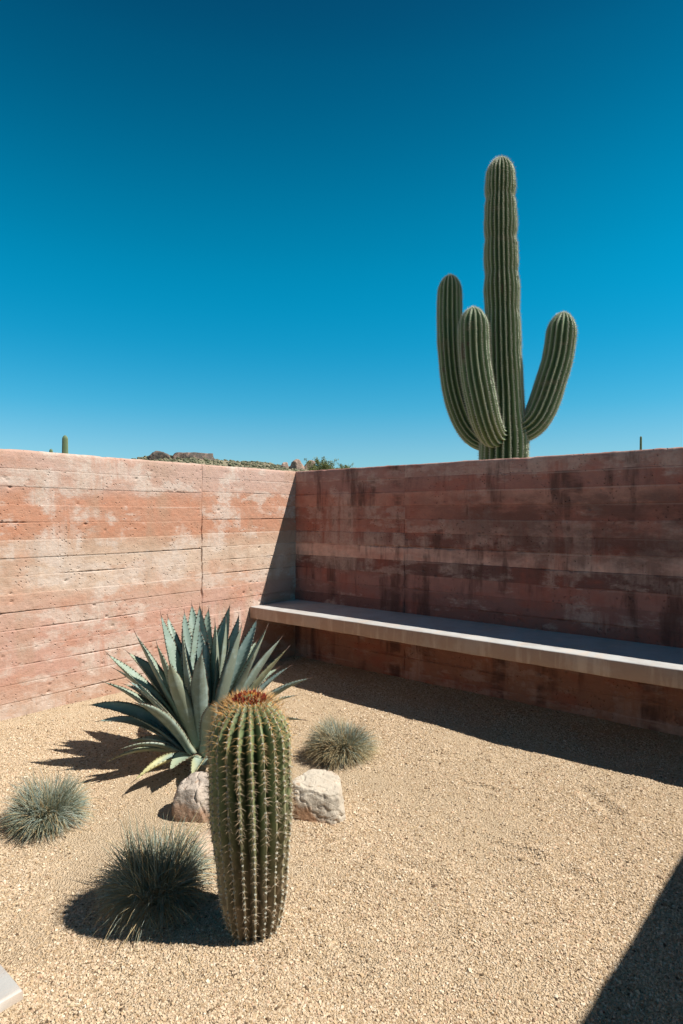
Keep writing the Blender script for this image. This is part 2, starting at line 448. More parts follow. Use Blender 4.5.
# gravel: crushed stones lying loose over the ground, far past anyone's counting
rng = np.random.default_rng(7)
N = 320000
d = 1.25 + 4.2 * rng.random(N * 3) ** 1.55
lat = (rng.random(N * 3) * 2 - 1) * (.62 * d + .55)
P = CAM[:2] + d[:, None] * AWAY[:2] + lat[:, None] * RIGHT[:2]
ok = (P[:, 0] > .0) & (P[:, 0] < 4.3) & (P[:, 1] < -.01)
ok &= (fbm(P[:, 0] * 2.6, P[:, 1] * 2.6, oct=4, seed=61) + .9 * rng.random(len(P)) > .30)
ok &= ~((P[:, 0] > 1.49) & (P[:, 0] < 2.075) & (P[:, 1] < -3.131) & (P[:, 1] > -3.72))
P = P[ok][:N]; d = d[ok][:N]; N = len(P)
size = (.0012 + .0022 * rng.random(N) ** 2.6) * (1 + .10 * (d - 1.3))
big = rng.random(N) < .012
size[big] *= rng.uniform(1.2, 1.75, big.sum())
cube = np.array([[-1, -1, -1], [1, -1, -1], [1, 1, -1], [-1, 1, -1], [-1, -1, 1], [1, -1, 1], [1, 1, 1], [-1, 1, 1]], float)
q = rng.normal(size=(N, 4)); q /= np.linalg.norm(q, axis=1)[:, None]
w_, x_, y_, z_ = q.T
RM = np.stack([1 - 2 * (y_**2 + z_**2), 2 * (x_*y_ - z_*w_), 2 * (x_*z_ + y_*w_), 2 * (x_*y_ + z_*w_), 1 - 2 * (x_**2 + z_**2), 2 * (y_*z_ - x_*w_), 2 * (x_*z_ - y_*w_), 2 * (y_*z_ + x_*w_), 1 - 2 * (x_**2 + y_**2)], 1).reshape(N, 3, 3)
S3 = rng.uniform(.6, 1.25, (N, 1, 3))
vv = cube[None] * S3 * (1 + .45 * (rng.random((N, 8, 1)) - .5)) + rng.normal(0, .16, (N, 8, 3))
vv = np.einsum('nij,nkj->nki', RM, vv) * size[:, None, None]
vv[:, :, 2] *= .75
size[rng.random(N) < .0018] *= 2.3
base = np.stack([P[:, 0], P[:, 1], gz(P[:, 0], P[:, 1]) + size * .08], 1)
vv += base[:, None, :]
cq = np.array([[0, 3, 2, 1], [4, 5, 6, 7], [0, 1, 5, 4], [1, 2, 6, 5], [2, 3, 7, 6], [3, 0, 4, 7]])
Q = (np.arange(N)[:, None, None] * 8 + cq[None]).reshape(-1, 4)
tint = np.repeat(rng.random(N), 8)
o = mesh_from('gravel', vv.reshape(-1, 3), quads=Q, mat=M_GRAVEL, smooth=False, attrs={'tint': tint})
o['kind'] = 'stuff'

# ---------------------------------------------------------------- courtyard walls
def make_wall(label, loc, rz, length, thick, mat, joints, fine, seed, flip=False, board=.82, seam=1.0):
    """local x along the wall, local -y faces the courtyard, board-formed courses with open seams and pits"""
    rng = np.random.default_rng(seed)
    step = .0065
    us = np.concatenate([np.arange(0, fine, step), np.linspace(fine, length, max(2, int((length - fine) / .03) + 1))])
    # extra columns at panel joints
    us = np.unique(np.round(np.concatenate([us] + [j + np.array([-.014, -.010, -.006, -.003, 0, .003, .006, .010, .014]) for j in joints]), 4))
    if flip: us = np.unique(np.round(length - us, 4)); joints = [length - j for j in joints]
    pitch = .1045
    nco = int(WALL_H / pitch)
    seams = [.058 + pitch * k for k in range(nco + 1) if .058 + pitch * k < WALL_H - .04]
    zs = [0.0]
    for k, s in enumerate(seams):
        zs += list(s + np.array([-.022, -.014, -.009, -.006, -.0035, 0, .0035, .006, .009, .014, .022]))
        nxt = seams[k + 1] if k + 1 < len(seams) else WALL_H - .012
        zs += list(np.linspace(s + .022, nxt - .022, 9)[1:-1])
    zs = sorted(z for z in set(np.round(zs, 5)) if z < WALL_H - .018)
    zs = np.array([-.25] + zs + [WALL_H - .016])
    U, Zg = np.meshgrid(us, zs)
    panel = np.searchsorted(np.array(sorted(joints)), U)
    Zs = np.clip(Zg, 0, WALL_H)
    # each panel's boards sit a little higher or lower, and sag
    course = np.searchsorted(np.array(seams), Zs.ravel()).reshape(Zs.shape)
    key = (course * 7 + panel * 131).astype(int)
    crand = hash3(key, key * 0 + 3, key * 0, seed); cshift = hash3(key, key * 0 + 8, key * 0, seed + 5)
    sag = (hash3(panel, panel * 0, panel * 0, seed + 2) - .5) * .02 + .006 * fbm(U * .8, Zs * 0, oct=2, seed=seed + 3)
    dep = (crand - .5) * .006 * seam                                   # ledge of each board
    dep = dep + .005 * fbm(U * 2.3, Zs * 3.1, oct=4, seed=seed) + .0022 * fbm(U * 28, Zs * 28, oct=3, seed=seed + 9)
    lip = np.zeros_like(U)
    for k, s in enumerate(seams):
        dz = np.abs(Zg - s)
        near = dz < .03
        strength = np.clip(vnoise(U * 1.7, U * 0 + k * 3.3, seed=seed + 20) * 1.1 + .35 * vnoise(U * 11, U * 0 + k, seed=seed + 21) + (hash3(np.array([k]), np.array([1]), np.array([seed]), 4)[0] - .68), 0, 1)
        ragg = .5 + .5 * vnoise(U * 75, U * 0 + k * 5.1, seed=seed + 23)
        wdt = .0020 + .0085 * seam * strength * (.25 + ragg)
        g = np.clip(1 - dz / wdt, 0, 1)
        dep = dep + g * (.0022 + .017 * seam * strength * (.4 + ragg)) * near
        ls = np.clip(vnoise(U * 2.1, U * 0 + k * 7.7, seed=seed + 27) * 1.6 - .1, 0, 1)
        lip = np.maximum(lip, np.clip(1 - np.abs(Zg - s + .006) / .006, 0, 1) * ls * (strength < .35))
    for j in joints:
        du = np.abs(U - j - .004 * vnoise(Zs * 22, Zs * 0, seed=seed + 30))
        w = .003 + .008 * np.clip(.4 + .6 * vnoise(Zs * 35, Zs * 0 + 9, seed=seed + 31), 0, 1)
        dep = dep + np.clip(1 - du / w, 0, 1) * .015 * np.clip(.70 + .9 * vnoise(Zs * 7, Zs * 0 + 5, seed=seed + 33), .12, 1)
    # blow holes
    npits = int(length * 130)
    pu = rng.random(npits) * fine * 1.02; pz = rng.random(npits) * (WALL_H - .05) + .03
    if flip: pu = length - pu
    keep = vnoise(pu * 2.5, pz * 5, seed=seed + 40) + .5 * (rng.random(npits) - .5) > -.05
    pr = .0022 + .0060 * rng.random(npits) ** 4
    for a, b, r in zip(pu[keep], pz[keep], pr[keep]):
        i0, i1 = np.searchsorted(us, [a - r * 2.2, a + r * 2.2]); k0, k1 = np.searchsorted(zs, [b - r * 1.6, b + r * 1.6])
        if i1 <= i0 or k1 <= k0: continue
        du = (U[k0:k1, i0:i1] - a) / (r * 1.7); dz = (Zg[k0:k1, i0:i1] - b) / (r * 1.2)
        dep[k0:k1, i0:i1] += np.clip(1.15 - (du**2 + dz**2), 0, 1) * r * 1.35
    Zo = Zg + np.where((Zg > .03) & (Zg < WALL_H - .03), sag, 0)
    # wall top: worn arris, then across the top and down the back
    topn = .0025 * fbm(us * 9, us * 0, oct=4, seed=seed + 50) - .012 * np.clip(vnoise(us * 14, us * 0 + 2, seed=seed + 51) - .55, 0, 1)
    rowsY = [dep]; rowsZ = [Zo]
    nu = len(us)
    prof = [(.003, -.006), (.010, -.0012), (.02, 0), (thick * .35, .002), (thick * .65, .002), (thick - .02, 0), (thick - .004, -.004), (thick, -.014), (thick, -.8), (thick, -WALL_H - .25)]
    for i, (yy, z0) in enumerate(prof):
        last = dep[-1] if i < 2 else 0 * us
        rowsY.append((yy + last * (1 - i / 2 if i < 2 else 0))[None])
        rowsZ.append((WALL_H + z0 + (topn if i < 7 else 0) * (1.0 if i < 3 else .6) + (0 if i < 2 else .003 * vnoise(us * 21, us * 0 + i * 3.3, seed=seed + 52) * (i < 7)))[None])
    Yv = np.concatenate(rowsY); Zv = np.concatenate(rowsZ)
    Uv = np.repeat(us[None], len(Yv), 0)
    nv = len(Yv)
    ext = lambda a, fill: np.concatenate([a, np.repeat(a[-1:], nv - len(a), 0) if fill is None else np.full((nv - len(a), nu), fill)])
    V = np.stack([Uv.ravel(), Yv.ravel(), Zv.ravel()], 1)
    quads = [tuple(f) for f in grid_quads(nu, nv)]
    caps = [tuple(np.arange(nv) * nu)[::1], tuple(np.arange(nv)[::-1] * nu + nu - 1)]
    ccen = np.clip(.058 + pitch * (course - .5), 0, WALL_H)
    czv = np.clip(ext(board * ccen + (1 - board) * Zg, WALL_H), 0, WALL_H)
    me = mesh_from('courtyard_wall', V, F=quads + caps, mat=mat, smooth=True,
                   attrs={'crand': ext(crand, None), 'cshift': ext(cshift, None), 'lip': ext(lip, 0.0), 'cz': czv})
    me.location = loc; me.rotation_euler = (0, 0, rz)
    return tag(me, label, 'wall', 'rammed concrete walls round the courtyard')

T = .26
# local -y must face the court: back wall as built; left wall turned so that -y points to +X
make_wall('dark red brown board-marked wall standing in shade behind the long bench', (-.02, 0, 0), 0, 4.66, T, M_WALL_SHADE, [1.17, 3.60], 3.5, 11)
make_wall('sunlit pink and terracotta board-marked wall behind the agave', (0, -6.5, 0), math.radians(90), 6.76, T, M_WALL_SUN, [1.005 + .26, 3.4 + .26, 5.5], 3.7, 23, flip=True, board=.45, seam=.62)
make_wall('plain terracotta side wall outside the picture that shades the gravel corner', (4.39, .0, 0), math.radians(-92.6), 5.2, T, M_WALL_SUN, [1.3, 3.7], .1, 37)

# ---------------------------------------------------------------- bench
def rounded_bar(name, x0, x1, y0, y1, z0, z1, r, mat, nx=160, seed=1, chip=.0015):
    prof = []
    for (cy, cz, a0) in ((y0 + r, z0 + r, 180), (y1 - r, z0 + r, 270), (y1 - r, z1 - r, 0), (y0 + r, z1 - r, 90)):
        for k in range(4):
            a = math.radians(a0 + 30 * k); prof.append((cy + r * math.cos(a), cz + r * math.sin(a)))
    prof = np.array(prof)
    dense = []
    for i in range(len(prof)):
        a, b = prof[i], prof[(i + 1) % len(prof)]
        n = max(1, int(np.linalg.norm(b - a) / .03))
        for k in range(n): dense.append(a + (b - a) * k / n)
    dense = np.array(dense); npf = len(dense)
    xs = np.linspace(x0, x1, nx)
    V = np.zeros((nx, npf, 3)); V[:, :, 0] = xs[:, None]; V[:, :, 1] = dense[None, :, 0]; V[:, :, 2] = dense[None, :, 1]
    nn = chip * fbm(V[..., 0] * 9, V[..., 1] * 9, V[..., 2] * 9, oct=3, seed=seed)
    V[:, :, 1] += nn; V[:, :, 2] += nn * .6
    V = V.reshape(-1, 3)
    F = [tuple(f[::-1]) for f in grid_quads(npf, nx, True)]
    F += [tuple(range(npf)), tuple(range((nx - 1) * npf, nx * npf))[::-1]]
    return mesh_from(name, V, F=F, mat=mat, smooth=True)
o = rounded_bar('bench', .004, 4.345, -.535, .06, .405, .500, .009, M_BENCH, nx=420, chip=.0030)
tag(o, 'long cantilevered concrete slab bench running along the shaded wall', 'bench')

o = rounded_bar('paver', 1.50, 2.068, -3.71, -3.135, -.04, .022, .006, M_PAVER, nx=40, seed=6, chip=.001)
tag(o, 'pale grey concrete paving slab half out of the picture in the gravel', 'paver')

# ---------------------------------------------------------------- ribbed cactus tubes
def spline(pts, n):
    P = np.array(pts, float)
    P = np.concatenate([[2 * P[0] - P[1]], P, [2 * P[-1] - P[-2]]])
    out = []
    m = len(P) - 3
    for s in np.linspace(0, m - 1e-6, n * 4):
        i = int(s); t = s - i
        a, b, c, d = P[i:i + 4]
        out.append(.5 * (2 * b + (c - a) * t + (2 * a - 5 * b + 4 * c - d) * t**2 + (3 * b - a - 3 * c + d) * t**3))
    out = np.array(out)
    L = np.concatenate([[0], np.cumsum(np.linalg.norm(np.diff(out, axis=0), axis=1))])
    return out, L

def ribbed(name, pts, radius, nribs, depth, mat, parent, cap=None, n=90, sharp=1.2, per=10, wob=0.02, seed=0, areole=.03, round_tip=1.0, constr=None):
    """radius: function of arc length fraction. Returns the object and its areoles (pos, normal, tangent, fraction)"""
    C, L = spline(pts, n)
    tot = L[-1]
    R0 = radius(1.0)
    cap = cap or R0 * 1.15
    s = np.concatenate([np.linspace(0, tot - cap, n), tot - cap + cap * np.sin(np.linspace(0, np.pi / 2, 26))[1:]])
    cen = np.stack([np.interp(s, L, C[:, i]) for i in range(3)], 1)
    tan = np.gradient(cen, axis=0); tan /= np.linalg.norm(tan, axis=1)[:, None] + 1e-12
    # parallel transport
    ref = np.array([1.0, .1, 0]) if abs(tan[0][0]) < .8 else np.array([0, 1.0, .1])
    Ns = []
    nv = ref - tan[0] * ref.dot(tan[0]); nv /= np.linalg.norm(nv)
    for k in range(len(s)):
        nv = nv - tan[k] * nv.dot(tan[k]); nv /= np.linalg.norm(nv); Ns.append(nv.copy())
    Ns = np.array(Ns); Bs = np.cross(tan, Ns)
    f = s / tot
    rad = np.array([radius(x) for x in f])
    tcap = np.clip((s - (tot - cap)) / cap, 0, 1)
    capk = np.sqrt(np.clip(1 - tcap ** 2, 0, 1)) ** round_tip
    rad = rad * (capk * .97 + .03 * (1 - tcap))
    if constr is not None: rad = rad * (1 + constr(s))
    nt = nribs * per
    th = np.arange(nt) / nt * 2 * np.pi
    TH, S = np.meshgrid(th, s)
    drift = .10 * fbm(S * .9 + 5, TH * 0, oct=2, seed=seed)
    ph = (np.arange(nt) % per) / per
    tri = np.abs(2 * ph - 1)                       # 1 on the crest, 0 in the valley
    g = tri ** sharp
    rib = np.repeat(g[None], len(s), 0)
    dd = depth * (1 - .55 * tcap)[:, None]
    rr_ = rad[:, None] * (1 - dd * (1 - rib)) * (1 + wob * fbm(np.cos(TH) * 2 + seed, np.sin(TH) * 2, S * 5, oct=3, seed=seed))
    a = TH + drift
    D = np.cos(a)[..., None] * Ns[:, None] + np.sin(a)[..., None] * Bs[:, None]
    V = cen[:, None] + D * rr_[..., None]
    V2 = np.concatenate([V.reshape(-1, 3), [cen[-1]]])
    F = [tuple(q) for q in grid_quads(nt, len(s), True)]
    top = (len(s) - 1) * nt
    F += [(top + i, top + (i + 1) % nt, len(V2) - 1) for i in range(nt)]
    F += [tuple(range(nt))[::-1]]
    al = np.concatenate([np.repeat(f[:, None], nt, 1).ravel(), [1]])
    rbv = np.concatenate([rib.ravel(), [.5]])
    o = mesh_from(name, V2, F=F, mat=mat, parent=parent, attrs={'along': al, 'rib': rbv})
    # areoles along the crests
    ars = []
    for k in range(nribs):
        col = k * per
        pos = V[:, col]; seg = np.concatenate([[0], np.cumsum(np.linalg.norm(np.diff(pos, axis=0), axis=1))])
        q = np.arange(areole * (.2 + .6 * ((k * .618) % 1)), seg[-1], areole)
        pp = np.stack([np.interp(q, seg, pos[:, i]) for i in range(3)], 1)
        cc = np.stack([np.interp(q, seg, cen[:, i]) for i in range(3)], 1)
        tg = np.gradient(pos, axis=0); tg /= np.linalg.norm(tg, axis=1)[:, None] + 1e-9
        tt = np.stack([np.interp(q, seg, tg[:, i]) for i in range(3)], 1); tt /= np.linalg.norm(tt, axis=1)[:, None]
        nn = pp - cc; nn = nn - tt * (nn * tt).sum(1)[:, None]; nn /= np.linalg.norm(nn, axis=1)[:, None] + 1e-9
        ff = np.interp(q, seg, f)
        ars.append((pp, nn, tt, ff))
    return o, [np.concatenate([a[i] for a in ars]) for i in range(4)]

def spine_mesh(name, pos, dirs, length, width, tint, mat, parent, bend=None):
    """three-sided tapering needles, optionally bent at the middle"""
    n = len(pos)
    up = np.where(np.abs(dirs[:, 2:3]) > .9, np.array([[1., 0, 0]]), np.array([[0, 0, 1.]]))
    a = np.cross(dirs, up); a /= np.linalg.norm(a, axis=1)[:, None]; b = np.cross(dirs, a)
    V = np.zeros((n, 7, 3))
    mid = pos + dirs * (length * .55)[:, None]; tip = pos + dirs * length[:, None]
    if bend is not None: tip = tip + bend * (length * .22)[:, None]
    for k in range(3):
        c, s = math.cos(k * 2.0944), math.sin(k * 2.0944)
        e = a * c + b * s
        V[:, k] = pos + e * width[:, None] * .5 - dirs * (width * .8)[:, None]
        V[:, 3 + k] = mid + e * width[:, None] * .36
    V[:, 6] = tip
    f = []
    for k in range(3):
        k2 = (k + 1) % 3
        f += [(k, k2, 3 + k2), (k, 3 + k2, 3 + k), (3 + k, 3 + k2, 6)]
    Q = (np.arange(n)[:, None, None] * 7 + np.array(f)[None]).reshape(-1, 3)
    return mesh_from(name, V.reshape(-1, 3), quads=Q, mat=mat, parent=parent, smooth=False, attrs={'tint': np.repeat(tint, 7)})

def cluster(ar, per, spread, lmin, lmax, width, seed, tintf, name, mat, parent, central=1, fmin=0.0, bendk=1.0):
    pp, nn, tt, ff = ar
    rng = np.random.default_rng(seed)
    keep = ff > fmin
    pp, nn, tt, ff = pp[keep], nn[keep], tt[keep], ff[keep]
    side = np.cross(nn, tt)
    m = len(pp); P_, D_, L_, T_, B_, W_ = [], [], [], [], [], []
    for k in range(per):
        ang = rng.random(m) * .8 + k * 2 * np.pi / per
        sp = spread * (.75 + .5 * rng.random(m))
        if k < central: sp = rng.random(m) * .35
        d = nn * np.cos(sp)[:, None] + (tt * np.cos(ang)[:, None] + side * np.sin(ang)[:, None]) * np.sin(sp)[:, None]
        d /= np.linalg.norm(d, axis=1)[:, None]
        l = lmin + (lmax - lmin) * rng.random(m)
        if k < central: l = l * 1.35
        P_.append(pp - nn * .0008); D_.append(d); L_.append(l); T_.append(tintf(ff, rng.random(m)))
        B_.append(-tt * bendk * rng.random(m)[:, None]); W_.append(np.full(m, width * (1.3 if k < central else 1.0)))
    cat = np.concatenate
    return spine_mesh(name, cat(P_), cat(D_), cat(L_), cat(W_), cat(T_), mat, parent, cat(B_))

# ---- barrel cactus
bx, by = 2.324, -2.581
bzg = float(gz(bx, by)) - .008
bar = root('barrel_cactus', 'tall ribbed barrel cactus with a rust red flower crown in the foreground', 'cactus', (bx, by, bzg), YAW)
prof_f = [0, .04, .10, .20, .32, .45, .58, .70, .80, .88, .93, 1.0]
prof_r = [.058, .077, .088, .103, .111, .118, .123, .125, .124, .121, .117, .107]
brad = lambda f: float(np.interp(f, prof_f, prof_r))
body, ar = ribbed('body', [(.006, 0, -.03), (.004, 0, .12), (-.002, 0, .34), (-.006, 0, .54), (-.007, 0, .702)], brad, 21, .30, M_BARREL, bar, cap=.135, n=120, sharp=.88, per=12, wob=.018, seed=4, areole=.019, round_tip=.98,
                  constr=lambda s: .018 * np.sin(s * 21) * np.exp(-((s - .3) / .3) ** 2))
zrel = ar[0][:, 2]
def btint(ff, r): return np.clip(.30 * r + .15 + .75 * np.clip((ff - .62) / .38, 0, 1), 0, 1)
keep = zrel < .697
ar = [a[keep] for a in ar]
_r = np.random.default_rng(77)
sk = _r.random(len(ar[0])) > .07
ar = [a[sk] for a in ar]
ar[0] = ar[0] + ar[2] * _r.normal(0, .0028, (len(ar[0]), 1))
hi = ar[3] > .46
rng = np.random.default_rng(15)
lo = (~hi) & (rng.random(len(hi)) < .8)
cluster([a[hi] for a in ar], 12, 1.22, .008, .026, .00095, 3, btint, 'spines', M_BSPINE, bar, central=2, bendk=1.0)
cluster([a[lo] for a in ar], 9, 1.3, .006, .020, .00095, 4, btint, 'worn_spines', M_BSPINE, bar, central=1, fmin=.04, bendk=1.0)
# cream felt pads under the spines
rng = np.random.default_rng(5)
pp, nn, tt, ff = ar
hi = ff > .05
cluster([a[hi] for a in ar], 8, 1.25, .0025, .005, .0042, 8, lambda f, r: np.clip(.25 + .35 * r, 0, 1), 'felt_pads', M_SSPINE, body, central=2)
# dried flowers: a ring of pointed bracts round a woolly yellow middle
m = 420
a = rng.random(m) * 2 * np.pi; rad = .006 + .040 * rng.random(m) ** .55
top_z = lambda r: .700 - 3.2 * r ** 2
pos = np.stack([-.007 + rad * np.cos(a), rad * np.sin(a), top_z(rad) - .008], 1)
lean = (rad / .046) ** 1.5 * .5
dr = np.stack([np.cos(a) * lean + rng.normal(0, .25, m), np.sin(a) * lean + rng.normal(0, .25, m), np.ones(m)], 1); dr /= np.linalg.norm(dr, axis=1)[:, None]
tn = np.clip(np.where(rad < .020, .55 + .4 * rng.random(m), .0 + .52 * rng.random(m)), 0, 1)
spine_mesh('flower_crown', pos, dr, .009 + .013 * rng.random(m), np.where(rad < .02, .0045, .0066) * (.6 + .6 * rng.random(m)), tn, M_FLOWER, bar)
m = 380
a = rng.random(m) * 2 * np.pi; rad = .052 + .050 * rng.random(m) ** 1.1
pos = np.stack([-.007 + rad * np.cos(a), rad * np.sin(a), top_z(rad) - .002], 1)
dr = np.stack([np.cos(a) * .9 * (rad / .06) + rng.normal(0, .35, m), np.sin(a) * .9 * (rad / .06) + rng.normal(0, .35, m), .9 + 0 * a], 1); dr /= np.linalg.norm(dr, axis=1)[:, None]
spine_mesh('young_spines', pos, dr, .015 + .015 * rng.random(m), np.full(m, .0012), .62 + .38 * rng.random(m), M_BSPINE, bar)

# ---- big saguaro behind the wall
sx_, sy_ = .64, 2.77
SAG = root('saguaro', 'tall green saguaro with three upturned arms rising behind the wall', 'cactus', (sx_, sy_, -.09), YAW)
def stint(ff, r): return np.clip(.25 * r + .25 + .6 * np.clip((ff - .93) / .07, 0, 1), 0, 1)
trunk_r = lambda f: float(np.interp(f, [0, .35, .40, .43, .46, .50, .60, .75, .88, 1.0], [.25, .283, .283, .256, .234, .220, .208, .196, .180, .165]))
def waist(s):
    c = np.zeros_like(s)
    for p_, w_, k_ in ((5.25, .05, -.04), (5.03, .05, -.09), (4.72, .08, .03), (4.55, .055, -.075), (4.15, .07, -.07), (3.95, .08, .03), (3.7, .1, -.045), (3.2, .1, -.03)): c += k_ * np.exp(-((s - p_) / w_) ** 2)
    return c
tr, ar = ribbed('trunk', [(.02, 0, 0), (.03, 0, 1.5), (.04, 0, 2.6), (.02, 0, 3.6), (.0, 0, 4.6), (-.005, 0, 5.49)], trunk_r, 22, .29, M_SAG, SAG, cap=.24, n=240, sharp=1.15, per=8, wob=.026, seed=12, areole=.028, constr=waist)
cluster([a for a in ar], 6, 1.1, .012, .027, .0034, 21, stint, 'spines', M_SSPINE, tr, central=1, fmin=.25)
ARM_A = [(-.047, .06, 2.20), (-.21, .14, 2.24), (-.37, .18, 2.44), (-.485, .19, 2.80), (-.545, .19, 3.23), (-.562, .19, 3.70), (-.557, .19, 4.20)]
ARM_B = [(-.03, -.10, 2.25), (-.16, -.25, 2.24), (-.255, -.36, 2.36), (-.317, -.40, 2.56), (-.37, -.40, 2.85), (-.399, -.40, 3.13), (-.412, -.40, 3.61)]
ARM_C = [(.082, 0, 2.36), (.245, -.05, 2.325), (.365, -.10, 2.41), (.463, -.10, 2.60), (.552, -.10, 2.87), (.636, -.10, 3.17), (.697, -.10, 3.655)]
arm_r = lambda f: float(np.interp(f, [0, .12, .3, .6, .85, 1], [.115, .150, .166, .172, .165, .150]))
arm_ra = lambda f: float(np.interp(f, [0, .1, .3, .6, .85, 1], [.11, .145, .158, .152, .150, .138]))
for k, (pts, rf) in enumerate(((ARM_A, arm_ra), (ARM_B, arm_r), (ARM_C, arm_r))):
    am, ar = ribbed('arm', pts, rf, 16, .29, M_SAG, SAG, cap=.22, n=110, sharp=1.15, per=8, wob=.026, seed=30 + k, areole=.027,
                    constr=lambda s: .012 * np.sin(s * 9 + k))
    cluster([a for a in ar], 6, 1.1, .012, .027, .0034, 50 + k, stint, 'spines', M_SSPINE, am, central=1, fmin=.12)

# ---- far saguaros
def far_saguaro(label, dep, px, height, rad, lean=0.0):
    b = CAM + AWAY * dep + RIGHT * px
    r = root('saguaro', label, 'cactus', (b[0], b[1], -.12), YAW, 'bare columnar saguaros beyond the wall')
    ribbed('trunk', [(0, 0, 0), (lean * .2, 0, height * .35), (lean * .6, 0, height * .7), (lean, 0, height + .12)], lambda f: rad * float(np.interp(f, [0, .4, .7, 1], [.85, 1, 1, .85])), 15, .17, M_SAG, r, cap=rad * 1.3, n=40, per=6, sharp=1, wob=.015, seed=int(dep))
far_saguaro('slim bare saguaro column rising past the sunlit wall top at the left', 30, (65 - 341.5) / 600 * 30, 5.19, .158)
far_saguaro('round tip of a far saguaro just showing above the sunlit wall', 46, (51 - 341.5) / 600 * 46, 6.25, .15)
far_saguaro('thin dark far saguaro leaning slightly above the shaded wall at the right', 52, (640.3 - 341.5) / 600 * 52, 8.0, .105, .06)

# ---------------------------------------------------------------- agave
ax_, ay_ = 1.245, -1.943
AG = root('agave', 'large blue grey agave rosette with toothed leaves in front of the sunlit wall', 'agave', (ax_, ay_, float(gz(ax_, ay_)) - .01), YAW)
TIPS = [(-0.254, 0.15, 0.716), (-0.267, 0.32, 0.676), (-0.13, 0.3, 0.746), (-0.053, 0.16, 0.762), (-0.028, 0.26, 0.73), (-0.084, -0.06, 0.674), (0.042, -0.2, 0.599), (-0.356, 0.05, 0.642), (-0.431, 0.16, 0.515), (-0.434, -0.1, 0.566), (-0.497, 0.14, 0.436), (-0.093, -0.25, 0.56), (-0.538, -0.06, 0.308), (-0.494, 0.12, 0.26), (-0.231, -0.3, 0.394), (0.097, 0.2, 0.756), (0.162, 0.1, 0.72), (0.199, -0.03, 0.697), (0.056, 0.02, 0.698), (0.313, 0.05, 0.667), (0.374, 0.15, 0.591), (0.425, -0.02, 0.577), (0.34, 0.32, 0.389), (0.534, -0.02, 0.428), (0.45, 0.25, 0.262), (0.514, -0.1, 0.248), (-0.544, 0.05, 0.191), (-0.421, -0.17, 0.07), (-0.223, -0.35, 0.066), (-0.07, -0.33, 0.106), (0.023, -0.33, 0.062), (-0.396, 0.02, 0.091), (0.125, -0.33, 0.403),
        (.02, .46, .50), (-.18, .47, .40), (.21, .42, .52), (.34, -.24, .30), (.10, .08, .70), (-.03, .06, .66), (-.36, .30, .33), (.06, .30, .70), (-.31, -.16, .45), (.27, -.12, .56), (-.15, .22, .72), (.14, -.05, .60), (-.47, .22, .33), (.42, .12, .45), (-.20, -.10, .62), (-.33, -.24, .16), (-.48, -.05, .42), (.24, .22, .68)]
YEL = {27: .25, 28: .62, 29: .15, 30: .35, 8: .25, 21: .3, 12: .15}
